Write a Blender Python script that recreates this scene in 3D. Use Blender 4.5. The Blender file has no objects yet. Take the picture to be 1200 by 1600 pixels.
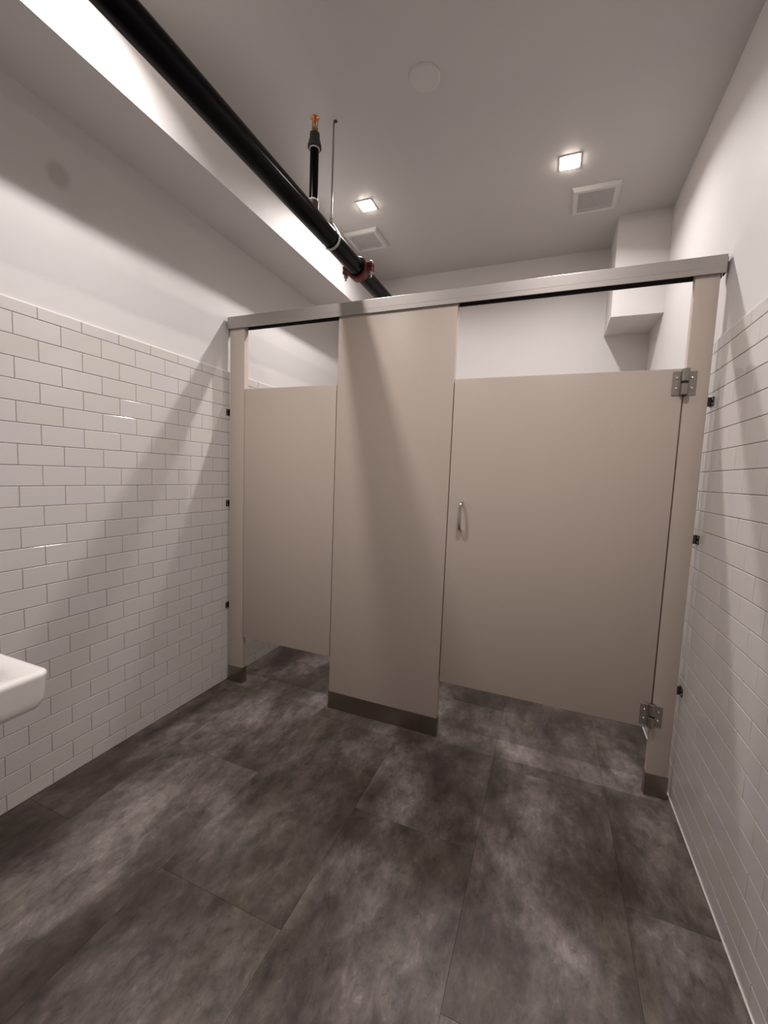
import bpy, bmesh, math, random
from mathutils import Vector, Matrix

# ------------------------------------------------------------------ camera
S = bpy.context.scene
COL = S.collection
W_IMG = 1200.0
FPX, CX, CY = 633.66, 616.49, 798.25
cam_d = bpy.data.cameras.new('camera')
cam = bpy.data.objects.new('camera', cam_d)
COL.objects.link(cam)
cam_d.sensor_fit = 'HORIZONTAL'
cam_d.sensor_width = 36.0
cam_d.lens = FPX / W_IMG * 36.0
cam_d.shift_x = (600 - CX) / W_IMG
cam_d.shift_y = (CY - 800) / W_IMG
cam_d.clip_start = 0.02
right = Vector((0.93253035, 0.35880267, 0.04059301))
up = Vector((-0.06906593, 0.06689231, 0.99536693))
fwd = Vector((-0.35442495, 0.93101346, -0.08716015))
cam.matrix_world = Matrix(((right.x, up.x, -fwd.x, 0.0),
                           (right.y, up.y, -fwd.y, 0.0),
                           (right.z, up.z, -fwd.z, 1.3263),
                           (0, 0, 0, 1)))
S.camera = cam

# ------------------------------------------------------------------ world, exposure
w = bpy.data.worlds.new('world')
S.world = w
w.use_nodes = True
w.node_tree.nodes['Background'].inputs[0].default_value = (0.02, 0.02, 0.02, 1)
w.node_tree.nodes['Background'].inputs[1].default_value = 0.0
S.view_settings.view_transform = 'Standard'
S.view_settings.look = 'None'
S.view_settings.gamma = 1.0
S.view_settings.exposure = -0.08
S.view_settings.use_curve_mapping = False
try:
    S.cycles.use_denoising = True
    S.cycles.max_bounces = 12
    S.cycles.diffuse_bounces = 8
    S.cycles.sample_clamp_indirect = 4.0
except Exception:
    pass

LIGHT_COL = (1.0, 0.94, 0.93)
LIGHT_W = 11.3                  # the downlights over the open floor
LIGHT_W_STALL = 12.9            # the ones over the stalls
LIGHT_SIZE = 0.045
LIGHT_SPREAD_STALL = 150.0
LIGHT_SPREAD = 130.0            # degrees, the reflector's cut-off

# ------------------------------------------------------------------ dimensions (metres)
XL, XR = -1.8307, 0.5661       # tile faces of the side walls
YF, YB = -0.75, 3.365          # wall behind the camera, back wall
D = 1.937                      # front face of the toilet partition
ZC = 2.998                     # ceiling
SOF_X, SOF_Z = -1.519, 2.643   # dropped soffit on the left
TC, TW = 0.0778, 0.1536        # tile pitch: course height, length
ZTL, ZTR = 1.8976, 1.9029      # top of the tiling
TH = 0.008                     # tile thickness
JG = 0.0021                    # joint width


# ------------------------------------------------------------------ helpers
def tag(o, label=None, cat=None, group=None, kind=None):
    if label: o['label'] = label
    if cat: o['category'] = cat
    if group: o['group'] = group
    if kind: o['kind'] = kind
    return o


def empty(name, loc=(0, 0, 0)):
    o = bpy.data.objects.new(name, None)
    o.empty_display_size = 0.05
    COL.objects.link(o)
    o.location = loc
    return o


def obj(name, bm, mats, parent=None, smooth=None, origin=None):
    """link a bmesh (world coordinates) as one mesh object; origin = where its own origin goes"""
    if origin is None and len(bm.verts):
        xs = [v.co.x for v in bm.verts]; ys = [v.co.y for v in bm.verts]; zs = [v.co.z for v in bm.verts]
        origin = ((min(xs) + max(xs)) / 2, (min(ys) + max(ys)) / 2, min(zs))
    org = Vector(origin or (0, 0, 0))
    bmesh.ops.translate(bm, verts=bm.verts, vec=-org)
    me = bpy.data.meshes.new(name)
    bm.normal_update()
    bm.to_mesh(me)
    bm.free()
    for m in (mats if isinstance(mats, (list, tuple)) else [mats]):
        me.materials.append(m)
    o = bpy.data.objects.new(name, me)
    COL.objects.link(o)
    if smooth is not None:
        for p in me.polygons:
            p.use_smooth = True
        try:
            me.set_sharp_from_angle(angle=math.radians(smooth))
        except Exception:
            pass
    wp = parent_world(parent)
    o.location = org - wp
    if parent is not None:
        o.parent = parent
    return o


def parent_world(p):
    v = Vector((0, 0, 0))
    while p is not None:
        v = v + p.location
        p = p.parent
    return v


def box(bm, x0, x1, y0, y1, z0, z1, bevel=0.0, seg=1, mat=0):
    vs = [bm.verts.new(c) for c in ((x0, y0, z0), (x1, y0, z0), (x1, y1, z0), (x0, y1, z0),
                                    (x0, y0, z1), (x1, y0, z1), (x1, y1, z1), (x0, y1, z1))]
    fs = [bm.faces.new([vs[i] for i in f]) for f in
          ((3, 2, 1, 0), (4, 5, 6, 7), (0, 1, 5, 4), (1, 2, 6, 5), (2, 3, 7, 6), (3, 0, 4, 7))]
    for f in fs:
        f.material_index = mat
    if bevel > 0:
        es = list({e for f in fs for e in f.edges})
        r = bmesh.ops.bevel(bm, geom=es, offset=bevel, segments=seg, affect='EDGES', profile=0.5)
        for f in r['faces']:
            f.material_index = mat
    return bm


def frame_of(axis):
    a = Vector(axis).normalized()
    t = Vector((0, 0, 1)) if abs(a.z) < 0.9 else Vector((1, 0, 0))
    u = a.cross(t).normalized()
    return a, u, a.cross(u).normalized()


def lathe(bm, base, axis, prof, n=24, mat=0, caps=True):
    """prof = [(distance along axis, radius)...]"""
    a, u, v = frame_of(axis)
    base = Vector(base)
    rings = []
    for t, r in prof:
        rings.append([bm.verts.new(base + a * t + (u * math.cos(2 * math.pi * i / n) + v * math.sin(2 * math.pi * i / n)) * r)
                      for i in range(n)])
    for A, B in zip(rings, rings[1:]):
        for i in range(n):
            f = bm.faces.new((A[i], A[(i + 1) % n], B[(i + 1) % n], B[i])); f.material_index = mat
    if caps:
        f = bm.faces.new(list(reversed(rings[0]))); f.material_index = mat
        f = bm.faces.new(rings[-1]); f.material_index = mat
    return bm


def tube(bm, pts, r, n=12, flat=1.0, mat=0, side=(1, 0, 0)):
    """swept tube through pts; radius r across `side`, r*flat across the other direction"""
    pts = [Vector(p) for p in pts]
    s = Vector(side)
    rings = []
    for i, p in enumerate(pts):
        d = (pts[min(i + 1, len(pts) - 1)] - pts[max(i - 1, 0)]).normalized()
        u = (s - d * s.dot(d)).normalized()
        v = d.cross(u).normalized()
        rings.append([bm.verts.new(p + u * (r * math.cos(2 * math.pi * k / n)) + v * (r * flat * math.sin(2 * math.pi * k / n)))
                      for k in range(n)])
    for A, B in zip(rings, rings[1:]):
        for k in range(n):
            f = bm.faces.new((A[k], A[(k + 1) % n], B[(k + 1) % n], B[k])); f.material_index = mat
    f = bm.faces.new(list(reversed(rings[0]))); f.material_index = mat
    f = bm.faces.new(rings[-1]); f.material_index = mat
    return bm


def fixn(bm):
    bmesh.ops.recalc_face_normals(bm, faces=bm.faces)
    return bm


# ------------------------------------------------------------------ materials
def mat(name, color, rough=0.5, metal=0.0, spec=0.5, coat=0.0):
    m = bpy.data.materials.new(name)
    m.use_nodes = True
    b = m.node_tree.nodes['Principled BSDF']
    b.inputs['Base Color'].default_value = (*color, 1)
    b.inputs['Roughness'].default_value = rough
    b.inputs['Metallic'].default_value = metal
    b.inputs['Specular IOR Level'].default_value = spec
    b.inputs['Coat Weight'].default_value = coat
    return m, m.node_tree, b


def N(nt, t, **kw):
    n = nt.nodes.new(t)
    for k, v in kw.items():
        if hasattr(n, k):
            setattr(n, k, v)
        else:
            n.inputs[k].default_value = v
    return n


def bump(nt, b, height, strength, dist):
    bp = N(nt, 'ShaderNodeBump')
    bp.inputs['Strength'].default_value = strength
    bp.inputs['Distance'].default_value = dist
    nt.links.new(height, bp.inputs['Height'])
    nt.links.new(bp.outputs['Normal'], b.inputs['Normal'])
    return bp


def mix_col(nt, fac, a, c):
    mx = N(nt, 'ShaderNodeMix', data_type='RGBA')
    nt.links.new(fac, mx.inputs['Factor'])
    for s, val in (('A', a), ('B', c)):
        i = [x for x in mx.inputs if x.name == s and x.type == 'RGBA'][0]
        if isinstance(val, tuple):
            i.default_value = (*val, 1)
        else:
            nt.links.new(val, i)
    return [x for x in mx.outputs if x.type == 'RGBA'][0]


def ramp(nt, fac, stops):
    r = N(nt, 'ShaderNodeValToRGB')
    nt.links.new(fac, r.inputs[0])
    e = r.color_ramp.elements
    while len(e) < len(stops):
        e.new(0.5)
    for el, (p, c) in zip(e, stops):
        el.position = p
        el.color = (*c, 1) if isinstance(c, tuple) else (c, c, c, 1)
    return r.outputs[0]


def m_paint(name, color, rough=0.55, nscale=220.0):
    m, nt, b = mat(name, color, rough, spec=0.4)
    g = N(nt, 'ShaderNodeNewGeometry')
    n = N(nt, 'ShaderNodeTexNoise'); n.inputs['Scale'].default_value = nscale; n.inputs['Detail'].default_value = 3
    nt.links.new(g.outputs['Position'], n.inputs['Vector'])
    bump(nt, b, n.outputs['Fac'], 0.25, 0.0006)
    n2 = N(nt, 'ShaderNodeTexNoise'); n2.inputs['Scale'].default_value = 1.7; n2.inputs['Detail'].default_value = 4
    nt.links.new(g.outputs['Position'], n2.inputs['Vector'])
    c = mix_col(nt, n2.outputs['Fac'], tuple(x * 0.96 for x in color), tuple(min(1, x * 1.02) for x in color))
    nt.links.new(c, b.inputs['Base Color'])
    return m


M_WALL = m_paint('white_wall_paint', (0.69, 0.67, 0.66))
M_CEIL = m_paint('ceiling_paint', (0.57, 0.55, 0.535), 0.42)


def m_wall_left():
    # the left wall carries one faint oval darker patch high up under the soffit
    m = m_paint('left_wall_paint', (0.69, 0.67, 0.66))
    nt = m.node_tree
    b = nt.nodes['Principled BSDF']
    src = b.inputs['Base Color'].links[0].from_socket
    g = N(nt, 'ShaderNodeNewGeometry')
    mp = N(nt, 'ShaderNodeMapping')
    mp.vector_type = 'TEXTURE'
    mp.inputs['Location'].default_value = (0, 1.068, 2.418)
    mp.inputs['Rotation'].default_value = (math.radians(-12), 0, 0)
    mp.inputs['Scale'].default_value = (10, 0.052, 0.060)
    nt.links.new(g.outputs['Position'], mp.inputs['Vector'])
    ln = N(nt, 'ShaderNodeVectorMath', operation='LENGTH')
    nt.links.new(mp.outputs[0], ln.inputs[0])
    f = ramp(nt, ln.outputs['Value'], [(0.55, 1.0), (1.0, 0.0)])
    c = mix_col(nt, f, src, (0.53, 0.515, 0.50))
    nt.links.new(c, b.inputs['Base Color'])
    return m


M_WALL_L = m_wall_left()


def m_tile():
    m, nt, b = mat('glazed_white_tile', (0.74, 0.715, 0.69), 0.09, spec=0.5)
    oi = N(nt, 'ShaderNodeObjectInfo')
    g = N(nt, 'ShaderNodeNewGeometry')
    n = N(nt, 'ShaderNodeTexNoise'); n.inputs['Scale'].default_value = 9; n.inputs['Detail'].default_value = 1
    nt.links.new(g.outputs['Position'], n.inputs['Vector'])
    bump(nt, b, n.outputs['Fac'], 0.25, 0.002)
    c = ramp(nt, oi.outputs['Random'], [(0.0, (0.625, 0.60, 0.565)), (0.5, (0.645, 0.62, 0.59)), (1.0, (0.645, 0.61, 0.605))])
    nt.links.new(c, b.inputs['Base Color'])
    return m


M_TILE = m_tile()
M_GROUT = m_paint('grey_grout', (0.25, 0.225, 0.205), 0.9, 900)
M_CAULK, _, _ = mat('white_caulk', (0.82, 0.80, 0.76), 0.4)
M_SUB, _, _ = mat('floor_screed', (0.055, 0.048, 0.044), 0.8)


def m_floor():
    m, nt, b = mat('concrete_look_vinyl', (0.08, 0.07, 0.068), 0.5, spec=0.45)
    oi = N(nt, 'ShaderNodeObjectInfo')
    g = N(nt, 'ShaderNodeNewGeometry')
    off = N(nt, 'ShaderNodeVectorMath', operation='MULTIPLY_ADD')
    cmb = N(nt, 'ShaderNodeCombineXYZ')
    for i in range(3):
        nt.links.new(oi.outputs['Random'], cmb.inputs[i])
    nt.links.new(cmb.outputs[0], off.inputs[0])
    off.inputs[1].default_value = (17.0, 31.0, 11.0)
    nt.links.new(g.outputs['Position'], off.inputs[2])
    mp = N(nt, 'ShaderNodeMapping')
    mp.inputs['Scale'].default_value = (1.0, 0.62, 1.0)
    nt.links.new(off.outputs[0], mp.inputs['Vector'])
    big = N(nt, 'ShaderNodeTexNoise')
    big.inputs['Scale'].default_value = 3.3; big.inputs['Detail'].default_value = 12
    big.inputs['Roughness'].default_value = 0.6; big.inputs['Distortion'].default_value = 0.35
    nt.links.new(mp.outputs[0], big.inputs['Vector'])
    hue = N(nt, 'ShaderNodeTexNoise')
    hue.inputs['Scale'].default_value = 3.1; hue.inputs['Detail'].default_value = 5; hue.inputs['Distortion'].default_value = 0.4
    mp2 = N(nt, 'ShaderNodeMapping'); mp2.inputs['Location'].default_value = (5.3, 1.7, 2.0)
    mp2.inputs['Scale'].default_value = (1.2, 0.55, 1.0)
    nt.links.new(g.outputs['Position'], mp2.inputs['Vector']); nt.links.new(mp2.outputs[0], hue.inputs['Vector'])
    # broad clouds run on across the joints, the finer mottling belongs to each plank
    broad = N(nt, 'ShaderNodeTexNoise')
    broad.inputs['Scale'].default_value = 1.9; broad.inputs['Detail'].default_value = 4; broad.inputs['Distortion'].default_value = 0.8
    mp4 = N(nt, 'ShaderNodeMapping'); mp4.inputs['Location'].default_value = (3.1, 7.4, 0.0)
    mp4.inputs['Scale'].default_value = (1.25, 0.7, 1.0)
    nt.links.new(g.outputs['Position'], mp4.inputs['Vector']); nt.links.new(mp4.outputs[0], broad.inputs['Vector'])
    bl = N(nt, 'ShaderNodeMix'); bl.inputs['Factor'].default_value = 0.58
    nt.links.new(big.outputs['Fac'], bl.inputs['A']); nt.links.new(broad.outputs['Fac'], bl.inputs['B'])
    bigf = bl.outputs['Result']
    val = ramp(nt, bigf, [(0.40, (0.046, 0.035, 0.030)), (0.475, (0.086, 0.068, 0.062)),
                              (0.525, (0.130, 0.108, 0.102)), (0.60, (0.215, 0.184, 0.176))])
    val2 = ramp(nt, bigf, [(0.40, (0.040, 0.031, 0.020)), (0.5, (0.086, 0.072, 0.055)), (0.60, (0.160, 0.138, 0.115))])
    hf = ramp(nt, hue.outputs['Fac'], [(0.47, 0.0), (0.64, 0.8)])
    c = mix_col(nt, hf, val, val2)
    # fine flecks and scratches
    fine = N(nt, 'ShaderNodeTexNoise')
    fine.inputs['Scale'].default_value = 16; fine.inputs['Detail'].default_value = 9; fine.inputs['Roughness'].default_value = 0.68; fine.inputs['Distortion'].default_value = 0.25
    mp3 = N(nt, 'ShaderNodeMapping'); mp3.inputs['Scale'].default_value = (1.0, 0.6, 1.0)
    nt.links.new(off.outputs[0], mp3.inputs['Vector']); nt.links.new(mp3.outputs[0], fine.inputs['Vector'])
    ff0 = ramp(nt, fine.outputs['Fac'], [(0.36, 0.60), (0.5, 1.0), (0.64, 1.40)])
    fleck = N(nt, 'ShaderNodeTexNoise')
    fleck.inputs['Scale'].default_value = 46; fleck.inputs['Detail'].default_value = 7
    fleck.inputs['Roughness'].default_value = 0.75; fleck.inputs['Distortion'].default_value = 0.6
    mp5 = N(nt, 'ShaderNodeMapping'); mp5.inputs['Scale'].default_value = (1.0, 0.55, 1.0)
    mp5.inputs['Rotation'].default_value = (0, 0, 0.35)
    nt.links.new(off.outputs[0], mp5.inputs['Vector']); nt.links.new(mp5.outputs[0], fleck.inputs['Vector'])
    fk = ramp(nt, fleck.outputs['Fac'], [(0.34, 0.62), (0.44, 0.98), (0.56, 1.02), (0.66, 1.45)])
    fm = N(nt, 'ShaderNodeMix', data_type='RGBA', blend_type='MULTIPLY')
    fm.inputs['Factor'].default_value = 1.0
    fi = [x for x in fm.inputs if x.type == 'RGBA']
    nt.links.new(ff0, fi[0]); nt.links.new(fk, fi[1])
    ff = [x for x in fm.outputs if x.type == 'RGBA'][0]
    mul = N(nt, 'ShaderNodeMix', data_type='RGBA', blend_type='MULTIPLY')
    mul.inputs['Factor'].default_value = 1.0
    ci = [x for x in mul.inputs if x.type == 'RGBA']
    nt.links.new(c, ci[0]); nt.links.new(ff, ci[1])
    co = [x for x in mul.outputs if x.type == 'RGBA'][0]
    nt.links.new(co, b.inputs['Base Color'])
    rr = ramp(nt, bigf, [(0.3, 0.40), (0.7, 0.52)])
    nt.links.new(rr, b.inputs['Roughness'])
    bump(nt, b, fine.outputs['Fac'], 0.25, 0.0012)
    return m


M_FLOOR = m_floor()


def m_laminate():
    m, nt, b = mat('greige_powder_coat', (0.45, 0.39, 0.35), 0.42, spec=0.4)
    g = N(nt, 'ShaderNodeNewGeometry')
    mp = N(nt, 'ShaderNodeMapping'); mp.inputs['Scale'].default_value = (90, 90, 500)
    nt.links.new(g.outputs['Position'], mp.inputs['Vector'])
    n = N(nt, 'ShaderNodeTexNoise'); n.inputs['Scale'].default_value = 1.0; n.inputs['Detail'].default_value = 2
    nt.links.new(mp.outputs[0], n.inputs['Vector'])
    c = mix_col(nt, n.outputs['Fac'], (0.515, 0.440, 0.380), (0.55, 0.472, 0.410))
    nt.links.new(c, b.inputs['Base Color'])
    bump(nt, b, n.outputs['Fac'], 0.15, 0.0004)
    return m


M_PANEL = m_laminate()


def m_metal(name, color, rough, scale=(40, 40, 900), brush=True):
    m, nt, b = mat(name, color, rough, 1.0)
    g = N(nt, 'ShaderNodeNewGeometry')
    mp = N(nt, 'ShaderNodeMapping'); mp.inputs['Scale'].default_value = scale
    nt.links.new(g.outputs['Position'], mp.inputs['Vector'])
    n = N(nt, 'ShaderNodeTexNoise'); n.inputs['Scale'].default_value = 1.0; n.inputs['Detail'].default_value = 3
    nt.links.new(mp.outputs[0], n.inputs['Vector'])
    c = mix_col(nt, n.outputs['Fac'], tuple(x * 0.85 for x in color), color)
    nt.links.new(c, b.inputs['Base Color'])
    bump(nt, b, n.outputs['Fac'], 0.2, 0.0003)
    return m


M_ALU = m_metal('satin_aluminium', (0.45, 0.42, 0.395), 0.5, (6, 300, 900))
M_SHOE = m_metal('brushed_stainless_shoe', (0.34, 0.30, 0.26), 0.33, (30, 30, 800))
M_HINGE = m_metal('satin_stainless', (0.42, 0.385, 0.35), 0.38, (200, 200, 200))
M_BRACKET = m_metal('dark_bracket_steel', (0.13, 0.12, 0.11), 0.35, (200, 200, 200))
M_BRIGHT, _, _ = mat('polished_screw_steel', (0.8, 0.77, 0.73), 0.15, 1.0)
M_HANDLE = m_metal('nickel_pull', (0.60, 0.55, 0.50), 0.22, (400, 400, 30))
M_BLACK, _, _ = mat('black_shadow_gap_plastic', (0.006, 0.006, 0.006), 0.5)
M_RAILIN, _, _ = mat('shaded_channel_inside', (0.03, 0.03, 0.028), 0.6, 0.3)  # shade of the hollow rail, put into the colour of its inner faces
M_PIPE, _, _ = mat('black_lacquered_steel', (0.002, 0.002, 0.003), 0.2, 0.0, 0.10)
M_IRON, _, _ = mat('black_cast_iron', (0.03, 0.028, 0.028), 0.5, 0.2)
M_BROWN, _, _ = mat('rusty_dark_outlet', (0.06, 0.042, 0.03), 0.5, 0.3)
M_RED, _, _ = mat('red_oxide_coupling', (0.11, 0.012, 0.009), 0.45)
M_ZINC, _, _ = mat('zinc_plated_steel', (0.40, 0.39, 0.375), 0.42, 0.9)
M_TAPE, _, _ = mat('white_thread_tape', (0.75, 0.72, 0.68), 0.5)
M_BRASS, _, _ = mat('brass', (0.62, 0.36, 0.16), 0.28, 1.0)
M_COPPER, _, _ = mat('copper_deflector', (0.80, 0.40, 0.26), 0.25, 1.0)
M_PLAST, _, _ = mat('white_plastic', (0.64, 0.625, 0.61), 0.45)
M_PLAST_C, _, _ = mat('ceiling_white_plastic', (0.60, 0.58, 0.565), 0.5)
M_PORC, _, _ = mat('white_porcelain', (0.80, 0.775, 0.75), 0.08, 0.0, 0.5, 0.3)
M_CHROME, _, _ = mat('chrome', (0.85, 0.84, 0.83), 0.1, 1.0)


def m_emit():
    m = bpy.data.materials.new('lit_led_lens')
    m.use_nodes = True
    nt = m.node_tree
    nt.nodes.remove(nt.nodes['Principled BSDF'])
    e = nt.nodes.new('ShaderNodeEmission')
    e.inputs[0].default_value = (1.0, 0.88, 0.78, 1)
    e.inputs[1].default_value = 95.0
    nt.links.new(e.outputs[0], nt.nodes['Material Output'].inputs[0])
    return m


M_LENS = m_emit()

# ------------------------------------------------------------------ the room shell
def slab(name, a, b_, m, label=None):
    bm = bmesh.new()
    box(bm, a[0], b_[0], a[1], b_[1], a[2], b_[2])
    return tag(obj(name, bm, m, origin=(0, 0, 0)), label, kind='structure')


T = 0.12
XLW, XRW = XL - TH, XR + TH       # drywall faces, behind the tile faces
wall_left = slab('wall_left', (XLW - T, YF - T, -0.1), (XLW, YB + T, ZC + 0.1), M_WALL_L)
wall_right = slab('wall_right', (XRW, YF - T, -0.1), (XRW + T, YB + T, ZC + 0.1), M_WALL)
wall_back = slab('wall_back', (XLW, YB, -0.1), (XRW, YB + T, ZC + 0.1), M_WALL)
wall_front = slab('wall_front', (XLW, YF - T, -0.1), (XRW, YF, ZC + 0.1), M_WALL)
ceiling = slab('ceiling', (XLW, YF, ZC), (XRW, YB, ZC + 0.1), M_CEIL)
floor = slab('floor', (XLW, YF, -0.1), (XRW, YB, -0.004), M_SUB)
soffit = slab('trim_1', (XLW, YF, SOF_Z), (SOF_X, YB, ZC), M_WALL)
tag(soffit, 'white boxed soffit running along the top of the left wall')
chase = slab('trim_2', (0.2849, 2.989, 2.388), (XRW, YB, ZC), M_WALL)
tag(chase, 'white boxed duct chase hanging in the back right corner above the wide stall')

# floor tiles: concrete-look vinyl planks, half-bond
FX, FW, FL = 0.31, 0.475, 0.95
for k in range(-5, 1):
    x0, x1 = FX + k * FW, FX + (k + 1) * FW
    y = (1.371 if k % 2 == 0 else 1.846) - 3 * FL
    while y < YB:
        a0, a1 = max(x0, XLW), min(x1, XRW)
        b0, b1 = max(y, YF), min(y + FL, YB)
        if a1 - a0 > 0.01 and b1 - b0 > 0.01:
            g = 0.00025
            bm = bmesh.new()
            z1 = random.Random(k * 37 + int(y * 100)).uniform(-0.00004, 0.00004)
            box(bm, a0 + g, a1 - g, b0 + g, b1 - g, -0.004, z1)
            bm.verts.ensure_lookup_table()
            top = [e for e in bm.edges if all(abs(v.co.z - z1) < 1e-6 for v in e.verts)]
            bmesh.ops.bevel(bm, geom=top, offset=0.0004, segments=1, affect='EDGES', profile=0.5)
            fixn(bm)
            obj('floor_tile', bm, M_FLOOR, floor)
        y += FL


# ------------------------------------------------------------------ wall tiles
def tile_bm(bm, c, L, H, face, tilt=(0, 0), bev=0.0016):
    """one tile standing on a side wall. c = (y, z) centre; face = (x of the face, +1/-1 towards the room)"""
    xf, sgn = face
    depth, lip = TH - 0.0005, 0.0009
    y0, y1, z0, z1 = -L / 2, L / 2, -H / 2, H / 2
    rings = [[(-depth, y0, z0), (-depth, y1, z0), (-depth, y1, z1), (-depth, y0, z1)],
             [(-lip, y0, z0), (-lip, y1, z0), (-lip, y1, z1), (-lip, y0, z1)],
             [(0, y0 + bev, z0 + bev), (0, y1 - bev, z0 + bev), (0, y1 - bev, z1 - bev), (0, y0 + bev, z1 - bev)]]
    R = []
    for ri, r in enumerate(rings):
        R.append([bm.verts.new((xf + sgn * (p[0] + (p[1] * tilt[0] + p[2] * tilt[1]) * (ri > 0)), c[0] + p[1], c[1] + p[2])) for p in r])
    for A, B in zip(R, R[1:]):
        for i in range(4):
            q = (A[i], A[(i + 1) % 4], B[(i + 1) % 4], B[i])
            bm.faces.new(q if sgn > 0 else tuple(reversed(q)))
    bm.faces.new(R[2] if sgn > 0 else list(reversed(R[2])))
    return bm


def tile_wall(wall, xf, sgn, ztop, frac, yj, yj_shift, important, seed):
    """yj = a joint position in the even rows; rows counted from the cut top row (-1)"""
    rnd = random.Random(seed)
    lines = [ztop] + [ztop - TC * (frac + k) for k in range(24)] + [0.0005]
    cand = []
    for r in range(len(lines) - 1):
        z1, z0 = lines[r], lines[r + 1]
        row = r - 1
        base = yj + (0 if row % 2 == 0 else TW / 2)
        k = math.floor((YF - base) / TW)
        y = base + k * TW
        while y < YB:
            a, b_ = max(y, YF), min(y + TW, YB)
            if b_ - a > 0.006 and z1 - z0 > 0.006:
                cand.append((important((a + b_) / 2, (z0 + z1) / 2, row), len(cand), a, b_, z0, z1))
            y += TW
    cand.sort(key=lambda t: (-t[0], t[1]))
    cache = {}
    g = JG / 2
    rest = bmesh.new()
    for n, (imp, _, a, b_, z0, z1) in enumerate(cand):
        L, H = b_ - a - JG, z1 - z0 - JG
        c = ((a + b_) / 2, (z0 + z1) / 2)
        tl = (rnd.gauss(0, 0.0022), rnd.gauss(0, 0.0035))
        if n < 298 and imp > 0:
            v = rnd.randrange(10)
            key = (round(L, 3), round(H, 3), v)
            if key not in cache:
                bm = bmesh.new()
                tile_bm(bm, (0, 0), L, H, (0, sgn), tl)
                me = bpy.data.meshes.new('tile')
                bm.normal_update(); bm.to_mesh(me); bm.free()
                me.materials.append(M_TILE)
                cache[key] = me
            o = bpy.data.objects.new('tile', cache[key])
            COL.objects.link(o)
            o.parent = wall
            o.location = (xf, c[0], c[1])
        else:
            tile_bm(rest, c, L, H, (xf, sgn), tl)
    o = obj('tile_field', rest, M_TILE, wall, origin=(xf, 0, 0))
    tag(o, kind='stuff')
    # grout bed behind the tile faces
    bm = bmesh.new()
    xa, xb = sorted((xf - sgn * TH, xf - sgn * 0.0014))
    box(bm, xa, xb, YF, YB, 0.0, ztop - 0.001)
    obj('grout', bm, M_GROUT, wall)


def imp_left(y, z, row):
    if 0.72 < y < 1.99: return 3
    if y > 1.99 and row <= 1: return 2
    if y > 1.99 and z < 0.35 and y < 2.9: return 1
    return 0


def imp_right(y, z, row):
    if 1.05 < y < 1.99: return 3
    return 1 if 1.0 < y < 2.1 else 0


tile_wall(wall_left, XL, 1, ZTL, 0.58, 0.903, 0, imp_left, 5)
tile_wall(wall_right, XR, -1, ZTR, 0.60, 1.443 , 0, imp_right, 9)

# white caulk bead where the right wall tiles meet the floor, and along the top of both tile fields
bm = bmesh.new()
tube(bm, [(XR - 0.001, YF, 0.002), (XR - 0.001, D + 0.3, 0.002), (XR - 0.001, YB, 0.002)], 0.0032, 8, side=(0, 0, 1))
obj('caulk_bead', fixn(bm), M_CAULK, wall_right, smooth=60)
for wl, xf, sgn, zt in ((wall_left, XL, 1, ZTL), (wall_right, XR, -1, ZTR)):
    bm = bmesh.new()
    tube(bm, [(xf - sgn * 0.004, YF, zt + 0.0005), (xf - sgn * 0.004, YB, zt + 0.0005)], 0.0035, 8, side=(0, 0, 1))
    obj('caulk_bead', fixn(bm), M_CAULK, wl, smooth=60)

# ------------------------------------------------------------------ toilet partition
part = empty('toilet_partition', (-0.62, D, 0))
tag(part, 'beige-grey two-stall toilet partition with aluminium headrail, standing across the room between the tiled walls', 'partition')
PT = 0.032                               # pilaster thickness
DT = 0.026                               # door thickness
DZ0, DZ1 = 0.2966, 1.7926                # doors, bottom and top
PX = [(-1.812, -1.7067), (-1.0913, -0.4622), (0.4672, 0.5479)]
RAIL0, RAIL1 = 2.1373, 2.2049

for i, (x0, x1) in enumerate(PX):
    bm = bmesh.new()
    box(bm, x0, x1, D, D + PT, 0.0, 2.150, bevel=0.0014, seg=2)
    pil = obj('pilaster', bm, M_PANEL, part, smooth=40)
    if i == 1:
        tag(pil, 'wide middle pilaster between the two stall doors')
    elif i == 0:
        tag(pil, 'narrow pilaster by the left tiled wall')
    else:
        tag(pil, 'narrow pilaster by the right tiled wall carrying the door hinges')
    # folded stainless shoe wrapped round the foot
    e = 0.0032
    hs = 0.099
    bm = bmesh.new()
    splits = [x0 - e, -0.5455, x1 + e] if i == 1 else [x0 - e, x1 + e]
    if i == 0:
        splits[0] = x0 - 0.001
    for s0, s1 in zip(splits, splits[1:]):
        box(bm, s0, s1 - 0.0005, D - e, D - 0.0004, 0.0, hs, bevel=0.0007, seg=1)
    box(bm, splits[0], x1 + e, D + PT + 0.0004, D + PT + e, 0.0, hs, bevel=0.0007)
    if i:
        box(bm, x0 - e, x0 - 0.0004, D - 0.0004, D + PT + 0.0004, 0.0, hs)
    box(bm, x1 + 0.0004, x1 + e, D - 0.0004, D + PT + 0.0004, 0.0, hs)
    obj('shoe', bm, M_SHOE, pil)

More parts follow.
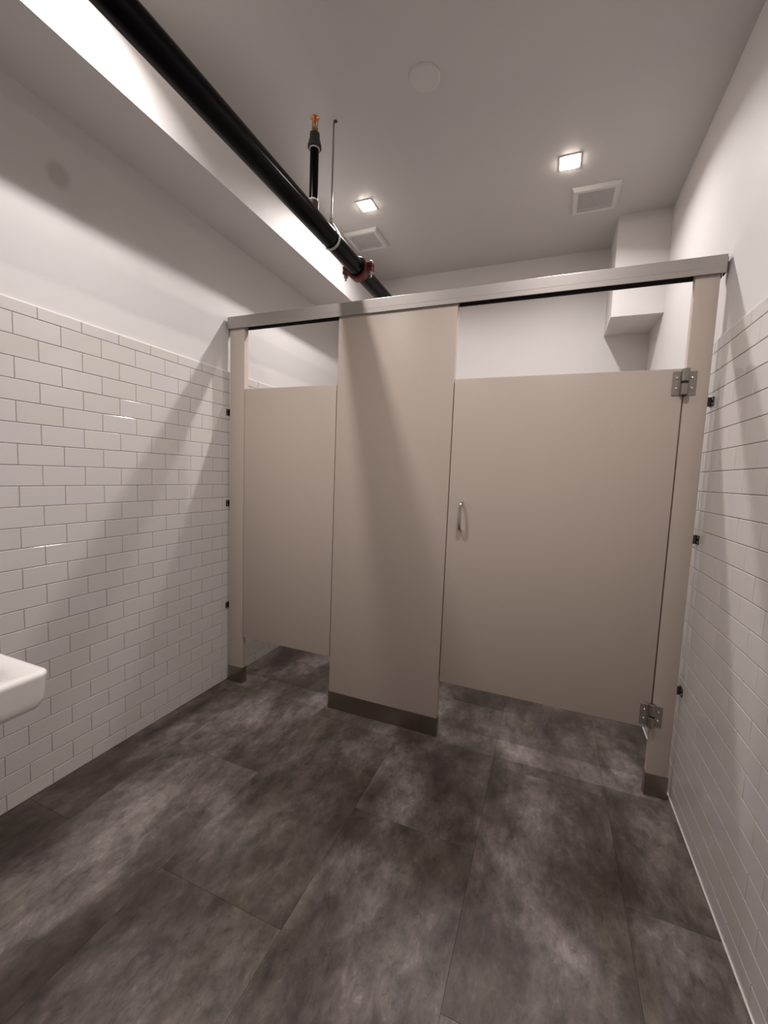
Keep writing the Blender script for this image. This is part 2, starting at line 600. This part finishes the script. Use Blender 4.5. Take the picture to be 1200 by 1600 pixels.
# headrail: extruded channel, open below
prof = [(-0.0110, RAIL0), (-0.0110, RAIL0 + 0.021), (-0.0100, RAIL0 + 0.0225), (-0.0100, RAIL1 - 0.002), (-0.008, RAIL1),
        (0.0400, RAIL1), (0.0420, RAIL1 - 0.002), (0.0420, RAIL0 + 0.0225), (0.0430, RAIL0 + 0.021), (0.0430, RAIL0),
        (0.0385, RAIL0), (0.0385, RAIL1 - 0.006), (-0.0065, RAIL1 - 0.006), (-0.0065, RAIL0)]
bm = bmesh.new()
xa, xb = XL + 0.008, XR - 0.004
A = [bm.verts.new((xa, D + p[0], p[1])) for p in prof]
B = [bm.verts.new((xb, D + p[0], p[1])) for p in prof]
n = len(prof)
for i in range(n):
    f = bm.faces.new((A[i], A[(i + 1) % n], B[(i + 1) % n], B[i]))
    f.material_index = 1 if i in (10, 11, 12) else 0
bm.faces.new(list(reversed(A))); bm.faces.new(B)
fixn(bm)
rail = obj('headrail', bm, [M_ALU, M_RAILIN], part)
for xs, xe in ((XL + 0.001, XL + 0.0078), (XR - 0.0038, XR - 0.0002)):
    bm = bmesh.new()
    box(bm, xs, xe, D - 0.004, D + 0.036, RAIL0 + 0.004, RAIL1 - 0.008, bevel=0.0008)
    obj('end_bracket', bm, M_BLACK, rail)

# divider between the stalls (behind the middle pilaster)
bm = bmesh.new()
box(bm, -0.80, -0.774, D + PT + 0.004, YB - 0.012, DZ0, DZ1, bevel=0.0014)
obj('divider_panel', bm, M_PANEL, part)
for zz in (0.49, 1.12, 1.66):
    bm = bmesh.new()
    box(bm, -0.83, -0.744, YB - 0.0118, YB - 0.001, zz - 0.02, zz + 0.02, bevel=0.001)
    obj('wall_bracket', bm, M_HINGE, part)


# wall brackets bridging the gap between outer pilasters and the walls
def wall_bracket(xp, xw, z):
    sg = 1 if xw > xp else -1
    bm = bmesh.new()
    # flange on the wall, web across the gap, ear on the pilaster edge
    lo, hi = sorted((xw, xw - sg * 0.003))
    box(bm, lo, hi, D - 0.010, D + 0.030, z - 0.018, z + 0.018, bevel=0.0008)
    lo, hi = sorted((xw - sg * 0.003, xp))
    box(bm, lo, hi, D + 0.010, D + 0.0135, z - 0.018, z + 0.018)
    lo, hi = sorted((xp, xp + sg * 0.003))
    box(bm, lo, hi, D + 0.0135, D + 0.031, z - 0.018, z + 0.018)
    b = obj('wall_bracket', bm, M_BRACKET, part)
    bm = bmesh.new()
    for dz in (-0.009, 0.009):
        lathe(bm, (xw - sg * 0.003, D - 0.002, z + dz), (-sg, 0, 0), [(0, 0.0036), (0.001, 0.0036), (0.0022, 0.0024), (0.0027, 0.0008)], 10)
    obj('screw', fixn(bm), M_BRIGHT, b, smooth=40)


for z in (1.662, 1.118, 0.482):
    wall_bracket(PX[2][1], XR - 0.0004, z)
    wall_bracket(PX[0][0], XL + 0.0004, z)

# doors
GAP = 0.0045
bm = bmesh.new()
box(bm, PX[0][1] + 0.0035, PX[1][0] - GAP, D + 0.0005, D + DT, DZ0, DZ1, bevel=0.0014, seg=2)
door1 = obj('stall_door', bm, M_PANEL, part, smooth=40)
tag(door1, 'narrow left stall door without a visible pull')
bm = bmesh.new()
box(bm, PX[1][1] + GAP, PX[2][0] - 0.0055, D + 0.0005, D + DT, DZ0, DZ1, bevel=0.0014, seg=2)
door2 = obj('stall_door', bm, M_PANEL, part, smooth=40)
tag(door2, 'wide right stall door with a nickel pull and two hinges')
# stop and gap strips behind the door gaps (on the pilasters)
for x0, x1 in ((PX[0][1] - 0.012, PX[0][1] + 0.010), (PX[1][0] - 0.012, PX[1][0] + 0.010),
               (PX[1][1] - 0.010, PX[1][1] + 0.014), (PX[2][0] - 0.012, PX[2][0] + 0.010)):  # last one, on the hinge side, is added unseen to keep its gap dark
    bm = bmesh.new()
    box(bm, x0, x1, D + PT + 0.0005, D + PT + 0.004, DZ0 + 0.01, DZ1 - 0.004)
    obj('door_stop_gap_strip', bm, M_PANEL, part)


def hinge(z0, z1, parent_door):
    xc = PX[2][0] - 0.0028
    yf = D - 0.0002
    bm = bmesh.new()
    box(bm, xc - 0.0405, xc - 0.011, yf - 0.0026, yf, z0, z1, bevel=0.0008)
    box(bm, xc + 0.009, xc + 0.0405, yf - 0.0026, yf, z0, z1, bevel=0.0008)
    box(bm, xc - 0.012, xc + 0.012, yf - 0.006, yf, z0, z1)
    h = z1 - z0
    for a, b_ in ((-0.005, 0.47), (0.56, 1.09)):
        t0, t1 = z0 + h * a, z0 + h * b_
        lathe(bm, (xc, yf - 0.012, t0), (0, 0, 1), [(0, 0.0115), (0.0012, 0.0133), (t1 - t0 - 0.0012, 0.0133), (t1 - t0, 0.0115)], 24)
    # knuckle cheeks
    box(bm, xc - 0.0133, xc + 0.0133, yf - 0.012, yf - 0.0005, z0, z0 + h * 0.46)
    box(bm, xc - 0.0133, xc + 0.0133, yf - 0.012, yf - 0.0005, z0 + h * 0.57, z1)
    hg = obj('hinge', bm, M_HINGE, parent_door, smooth=35)
    return xc, yf, z0, z1, hg


def hinge_set(z0, z1):
    # the hinge is a part of the partition; its screws and bush are sub-parts
    xc, yf, z0, z1, hg = hinge(z0, z1, part)
    h = z1 - z0
    for dx in (-0.0255, 0.0255):
        for fz in (0.29, 0.72):
            bm = bmesh.new()
            lathe(bm, (xc + dx, yf - 0.0026, z0 + h * fz), (0, -1, 0),
                  [(0, 0.0055), (0.0012, 0.0055), (0.0028, 0.0042), (0.0036, 0.0018), (0.0037, 0.0003)], 16)
            obj('screw', fixn(bm), M_BRIGHT, hg, smooth=50)
    bm = bmesh.new()
    lathe(bm, (xc, yf - 0.012, z0 + h * 0.47), (0, 0, 1), [(0, 0.0118), (h * 0.09, 0.0118)], 20)
    lathe(bm, (xc, yf - 0.012, z0 - h * 0.005 - 0.0035), (0, 0, 1), [(0, 0.008), (0.0035, 0.0105)], 20)
    obj('hinge_bush', fixn(bm), M_BLACK, hg, smooth=50)


hinge_set(1.688, 1.781)
hinge_set(0.312, 0.402)

# door pull: bowed flat bar
hx = -0.393
bm = bmesh.new()
z0, z1 = 1.076, 1.210
pts = []
K = 26
for i in range(K + 1):
    t = i / K
    ang = math.pi * t
    z = (z0 + z1) / 2 - math.cos(ang) * (z1 - z0) / 2
    y = D - 0.036 * min(1.0, (math.sin(ang) ** 0.42 if 0 < t < 1 else 0))
    pts.append((hx, y, z))
tube(bm, pts, 0.0078, 14, flat=0.65, side=(1, 0, 0))
fixn(bm)
h1 = obj('pull_handle', bm, M_HANDLE, door2, smooth=60)
tag(h1, 'bowed nickel pull on the wide stall door')

# ------------------------------------------------------------------ sprinkler pipe and its hanger
pipe = empty('sprinkler_pipe', (-1.089, 1.67, 2.468))
tag(pipe, 'black fire sprinkler pipe beside the soffit with an upright sprinkler and red coupling', 'pipe')
PXc, PZ, PR = -1.089, 2.468, 0.0445
JY = 2.136
for a, b_ in ((YF, JY - 0.002), (JY + 0.002, YB)):
    bm = bmesh.new()
    lathe(bm, (PXc, a, PZ), (0, 1, 0), [(0, PR), (b_ - a, PR)], 40)
    obj('pipe_length', fixn(bm), M_PIPE, pipe, smooth=40)
# red grooved coupling: two halves with bolt pads
bm = bmesh.new()
lathe(bm, (PXc, JY - 0.026, PZ), (0, 1, 0),
      [(0, PR + 0.002), (0, 0.055), (0.006, 0.061), (0.046, 0.061), (0.052, 0.055), (0.052, PR + 0.002)], 36, caps=False)
for sx in (-1, 1):
    for sz in (-1, 1):
        x0, x1 = sorted((PXc + sx * 0.050, PXc + sx * 0.092))
        za, zb = sorted((PZ + sz * 0.0015, PZ + sz * 0.022))
        box(bm, x0, x1, JY - 0.019, JY + 0.019, za, zb, bevel=0.005, seg=2)
coup = obj('coupling', bm, M_RED, pipe, smooth=40)
tag(coup, 'red grooved coupling with two bolts')
for sx in (-1, 1):
    bm = bmesh.new()
    xb = PXc + sx * 0.078
    lathe(bm, (xb, JY, PZ - 0.052), (0, 0, 1), [(0, 0.0055), (0.088, 0.0055)], 12)
    lathe(bm, (xb, JY, PZ + 0.022), (0, 0, 1), [(0, 0.011), (0.010, 0.011), (0.014, 0.006)], 12)
    lathe(bm, (xb, JY, PZ - 0.036), (0, 0, 1), [(0, 0.0115), (0.0135, 0.0115)], 6)
    obj('bolt', fixn(bm), M_ZINC, coup, smooth=30)
# riser
RX, RY = -1.0905, 1.672
bm = bmesh.new()
lathe(bm, (RX, RY, PZ + 0.030), (0, 0, 1), [(0, 0.027), (0.016, 0.025), (0.022, 0.0235), (0.046, 0.0235), (0.047, 0.020)], 28)
obj('outlet', fixn(bm), M_BROWN, pipe, smooth=40)
bm = bmesh.new()
lathe(bm, (RX, RY, PZ + 0.07), (0, 0, 1), [(0, 0.0195), (2.79 - PZ - 0.07, 0.0195)], 28)
riser = obj('riser', fixn(bm), M_PIPE, pipe, smooth=40)
for zz, rr in ((2.5445, 0.0222), (2.7645, 0.0222)):
    bm = bmesh.new()
    lathe(bm, (RX, RY, zz), (0, 0, 1), [(0, rr - 0.001), (0.001, rr), (0.006, rr), (0.007, rr - 0.001)], 28)
    obj('sealing_tape', fixn(bm), M_TAPE, riser, smooth=40)
bm = bmesh.new()
lathe(bm, (RX, RY, 2.769), (0, 0, 1),
      [(0, 0.0275), (0.002, 0.0305), (0.012, 0.0305), (0.016, 0.0275), (0.028, 0.0265), (0.040, 0.0225), (0.046, 0.021),
       (0.047, 0.0225), (0.062, 0.0215), (0.066, 0.016)], 28)
obj('reducer', fixn(bm), M_IRON, pipe, smooth=35)
# upright sprinkler head
bm = bmesh.new()
lathe(bm, (RX, RY, 2.833), (0, 0, 1), [(0, 0.0095), (0.012, 0.0095), (0.012, 0.014), (0.020, 0.014), (0.020, 0.0075), (0.026, 0.0060)], 14)
for s in (-1, 1):
    tube(bm, [(RX + s * 0.006, RY, 2.852), (RX + s * 0.013, RY, 2.862), (RX + s * 0.0135, RY, 2.874),
              (RX + s * 0.008, RY, 2.886), (RX, RY, 2.893)], 0.0028, 8, side=(0, 1, 0))
lathe(bm, (RX, RY, 2.888), (0, 0, 1), [(0, 0.0045), (0.010, 0.0045)], 10)
head = obj('sprinkler_head', fixn(bm), M_BRASS, pipe, smooth=40)
bm = bmesh.new()
lathe(bm, (RX, RY, 2.856), (0, 0, 1), [(0, 0.0015), (0.003, 0.0024), (0.028, 0.0024), (0.031, 0.0012)], 10)
obj('glass_bulb', fixn(bm), M_RED, head, smooth=60)
# toothed deflector plate
bm = bmesh.new()
TT = 16
za, zb = 2.8965, 2.8985
lo, hi = [], []
for i in range(TT * 4):
    a = 2 * math.pi * i / (TT * 4)
    r = 0.0225 if (i % 4) in (0, 1) else 0.0165
    dz = -0.004 if r > 0.02 else 0.0
    lo.append(bm.verts.new((RX + r * math.cos(a), RY + r * math.sin(a), za + dz)))
    hi.append(bm.verts.new((RX + r * math.cos(a), RY + r * math.sin(a), zb + dz)))
cl = bm.verts.new((RX, RY, za)); ch = bm.verts.new((RX, RY, zb))
for i in range(len(lo)):
    j = (i + 1) % len(lo)
    bm.faces.new((lo[i], lo[j], hi[j], hi[i]))
    bm.faces.new((hi[i], hi[j], ch)); bm.faces.new((lo[j], lo[i], cl))
obj('deflector', fixn(bm), M_COPPER, head)
# hanger: swivel ring, rod, ceiling anchor
HY = 1.83
bm = bmesh.new()
ring = []
RRO = PR + 0.003
for i in range(41):
    a = math.radians(-90 + 360 * i / 40)
    x = math.cos(a) * (RRO + 0.0005)
    z = math.sin(a) * (RRO + 0.0005)
    if z > 0.0:
        k = (z / RRO)
        x *= (1 - 0.55 * k * k)
        z = z * (1 + 0.62 * k)
    ring.append((x, z))
w2 = 0.008
prev = None
th = 0.0022
first = None
for (x, z) in ring[:-1]:
    nx, nz = Vector((x, 0, z)).normalized().x, Vector((x, 0, z)).normalized().z
    q = [bm.verts.new((PXc + x, HY - w2, PZ + z)), bm.verts.new((PXc + x, HY + w2, PZ + z)),
         bm.verts.new((PXc + x + nx * th, HY + w2, PZ + z + nz * th)), bm.verts.new((PXc + x + nx * th, HY - w2, PZ + z + nz * th))]
    if prev:
        for i in range(4):
            bm.faces.new((prev[i], prev[(i + 1) % 4], q[(i + 1) % 4], q[i]))
    else:
        first = q
    prev = q
for i in range(4):
    bm.faces.new((prev[i], prev[(i + 1) % 4], first[(i + 1) % 4], first[i]))
topz = PZ + RRO * 1.62
lathe(bm, (PXc, HY, topz - 0.004), (0, 0, 1), [(0, 0.009), (0.003, 0.0105), (0.012, 0.0105), (0.014, 0.008)], 16)
hr = obj('hanger_ring', fixn(bm), M_ZINC, pipe, smooth=40)
bm = bmesh.new()
lathe(bm, (PXc, HY, topz), (0, 0, 1), [(0, 0.0045), (ZC - topz, 0.0045)], 12)
lathe(bm, (PXc, HY, topz + 0.010), (0, 0, 1), [(0, 0.009), (0.008, 0.009)], 6)
rod = obj('hanger_rod', fixn(bm), M_ZINC, pipe, smooth=40)
bm = bmesh.new()
lathe(bm, (PXc + 0.012, HY - 0.004, ZC - 0.004), (0, 0, 1), [(0, 0.007), (0.004, 0.0085)], 14)
obj('ceiling_anchor', fixn(bm), M_BLACK, rod)


# ------------------------------------------------------------------ ceiling things
def copy_thing(o, loc):
    c = o.copy(); COL.objects.link(c); c.location = loc
    for ch in list(o.children):
        d = ch.copy(); COL.objects.link(d); d.parent = c
        for g in ch.children:
            e = g.copy(); COL.objects.link(e); e.parent = d
    return c


def make_light(loc, watt=LIGHT_W_STALL):
    t = empty('recessed_light', loc)
    x, y, z = loc
    bm = bmesh.new()
    o_, i_ = 0.052, 0.0385
    for (a0, a1, b0, b1) in ((-o_, o_, -o_, -i_), (-o_, o_, i_, o_), (-o_, -i_, -i_, i_), (i_, o_, -i_, i_)):
        box(bm, x + a0, x + a1, y + b0, y + b1, z - 0.003, z)
    obj('trim_ring', bm, M_PLAST, t)
    bm = bmesh.new()
    box(bm, x - i_ + 0.0005, x + i_ - 0.0005, y - i_ + 0.0005, y + i_ - 0.0005, z - 0.0095, z - 0.0008, bevel=0.002, seg=1)
    ln = obj('lens', bm, M_LENS, t)
    ld = bpy.data.lights.new('led', 'AREA')
    ld.shape = 'SQUARE'; ld.size = LIGHT_SIZE; ld.energy = watt
    ld.color = LIGHT_COL; ld.spread = math.radians(LIGHT_SPREAD_STALL)
    lo = bpy.data.objects.new('led', ld)
    COL.objects.link(lo)
    lo.parent = t
    lo.location = (0, 0, -0.0105)
    return t


ZL = ZC - 0.0002
l0 = make_light((-1.192, 2.425, ZL))
tag(l0, 'small square lit downlight in the ceiling near the soffit, above the narrow left stall', 'light', 'square ceiling downlights')
l1 = copy_thing(l0, (-0.022, 2.430, ZL))
tag(l1, 'small square lit downlight beside the perforated fan grille, above the wide right stall', 'light', 'square ceiling downlights')
l2 = copy_thing(l0, (-1.22, 0.95, ZL))
for L_ in (l2,):
    for ch in L_.children:
        if ch.type == 'LIGHT':
            ch.data = ch.data.copy(); ch.data.energy = LIGHT_W; ch.data.spread = math.radians(LIGHT_SPREAD)
tag(l2, 'square lit downlight near the soffit, above the floor in front of the stalls', 'light', 'square ceiling downlights')
l3 = copy_thing(l2, (-0.05, 0.95, ZL))
tag(l3, 'square lit downlight away from the soffit, above the floor in front of the stalls', 'light', 'square ceiling downlights')


def make_vent(loc):
    t = empty('exhaust_vent', loc)
    x, y, z = loc
    bm = bmesh.new()
    O_, I_, z0, z1 = (0.126, 0.117), (0.094, 0.086), z - 0.020, z - 0.004
    # sloping plastic surround: outer skirt, face, inner lip
    rings = [[(O_[0], O_[1], z)], [(O_[0], O_[1], z - 0.006)], [(O_[0] - 0.010, O_[1] - 0.010, z0)],
             [(I_[0] + 0.002, I_[1] + 0.002, z0)], [(I_[0], I_[1], z0 + 0.003)], [(I_[0], I_[1], z - 0.002)]]
    R = []
    for r in rings:
        a, b_, zz = r[0]
        R.append([bm.verts.new((x + sx * a, y + sy * b_, zz)) for sx, sy in ((-1, -1), (1, -1), (1, 1), (-1, 1))])
    for A_, B_ in zip(R, R[1:]):
        for i in range(4):
            bm.faces.new((A_[i], A_[(i + 1) % 4], B_[(i + 1) % 4], B_[i]))
    fixn(bm)
    obj('surround', bm, M_PLAST, t)
    bm = bmesh.new()
    box(bm, x - I_[0], x + I_[0], y - I_[1], y + I_[1], z - 0.0022, z - 0.0002)
    obj('cavity_shade_sheet', bm, M_BLACK, t)  # flat black sheet, painted shade for the hollow behind the grille
    # grille: staggered short slots between cross ribs
    bm = bmesh.new()
    nx, ny = 13, 20
    cw, chh = 2 * I_[0] / nx, 2 * I_[1] / ny
    za_, zb_ = z - 0.0168, z - 0.0152
    for j in range(ny + 1):
        yy = y - I_[1] + j * chh
        box(bm, x - I_[0], x + I_[0], max(yy - chh * 0.20, y - I_[1]), min(yy + chh * 0.20, y + I_[1]), za_, zb_)
    for j in range(ny):
        yy = y - I_[1] + (j + 0.5) * chh
        for i in range(nx):
            xx = x - I_[0] + (i + (0.75 if j % 2 else 0.25)) * cw
            box(bm, xx - cw * 0.15, xx + cw * 0.15, yy - chh * 0.31, yy + chh * 0.31, za_ + 0.0003, zb_)
    obj('grille', bm, M_PLAST, t)
    return t


v0 = make_vent((0.128, 2.760, ZL))
tag(v0, 'square white exhaust fan grille beside the right downlight, its slots dark', 'vent', 'square ceiling exhaust fans')
v1 = copy_thing(v0, (-1.349, 2.757, ZL))
tag(v1, 'square white exhaust fan grille beside the soffit, just below the left downlight', 'vent', 'square ceiling exhaust fans')

bm = bmesh.new()
lathe(bm, (-0.612, 1.757, ZC - 0.007), (0, 0, 1), [(0, 0.0585), (0.0022, 0.0625), (0.0068, 0.0655)], 48)
cp = obj('ceiling_cover_plate', fixn(bm), M_PLAST_C, smooth=25)
tag(cp, 'round flat blank cover plate on the ceiling right of the sprinkler', 'cover plate')

# ------------------------------------------------------------------ wash basin on the left wall
def rounded(x0, x1, y0, y1, r, n=7):
    """outline; square at the wall side (x0), rounded at the free side"""
    pts = []
    rw = min(0.012, r)
    for cx_, cy_, rr, a0 in ((x1 - r, y1 - r, r, 0), (x0 + rw, y1 - rw, rw, 90), (x0 + rw, y0 + rw, rw, 180), (x1 - r, y0 + r, r, 270)):
        for i in range(n + 1):
            a = math.radians(a0 + 90 * i / n)
            pts.append((cx_ + rr * math.cos(a), cy_ + rr * math.sin(a)))
    return pts


sink = empty('wash_basin', (XL, 0.342, 0.60))
tag(sink, 'white porcelain wash basin with rounded corners fixed to the left tiled wall', 'sink')
SX0, SX1, SY0, SY1, SZ = XL + 0.001, -1.1085, 0.082, 0.602, 0.820
bm = bmesh.new()
levels = [  # inset, z, corner radius, extra depth at the wall
    (0.120, 0.716, 0.050, 0.12), (0.060, 0.720, 0.048, 0.12), (0.026, 0.725, 0.040, 0.11), (0.013, 0.731, 0.034, 0.09), (0.0075, 0.741, 0.031, 0.06),
    (0.0055, 0.756, 0.030, 0.02), (0.0035, 0.785, 0.030, 0.0), (0.002, 0.805, 0.030, 0.0), (0.0015, 0.811, 0.029, 0.0), (0.0040, 0.8165, 0.027, 0.0), (0.0095, 0.8195, 0.024, 0.0),
    (0.016, 0.8200, 0.022, 0.0), (0.040, 0.8165, 0.040, 0.0), (0.050, 0.8120, 0.050, 0.0), (0.062, 0.800, 0.060, 0.0), (0.078, 0.770, 0.075, 0.0),
    (0.105, 0.742, 0.085, 0.0), (0.160, 0.728, 0.090, 0.0), (0.215, 0.724, 0.040, 0.0)]
rings = []
for li, (ins, z, r, ex) in enumerate(levels):
    inner = li >= 12
    wx = SX0 + (ins + 0.07 if inner else 0.0)
    pts = rounded(wx, SX1 - ins, SY0 + ins, SY1 - ins, r)
    rings.append([bm.verts.new((p[0], p[1], z - ex * max(0, (SX1 - p[0]) / (SX1 - SX0)) ** 1.2)) for p in pts])
for A_, B_ in zip(rings, rings[1:]):
    m_ = len(A_)
    for i in range(m_):
        bm.faces.new((A_[i], A_[(i + 1) % m_], B_[(i + 1) % m_], B_[i]))
bm.faces.new(list(reversed(rings[0]))); bm.faces.new(rings[-1])
obj('basin', fixn(bm), M_PORC, sink, smooth=50)
bm = bmesh.new()
lathe(bm, (-1.47, 0.342, 0.7235), (0, 0, 1), [(0, 0.024), (0.0025, 0.024), (0.0035, 0.019), (0.002, 0.014)], 24)
obj('drain', fixn(bm), M_CHROME, sink, smooth=50)
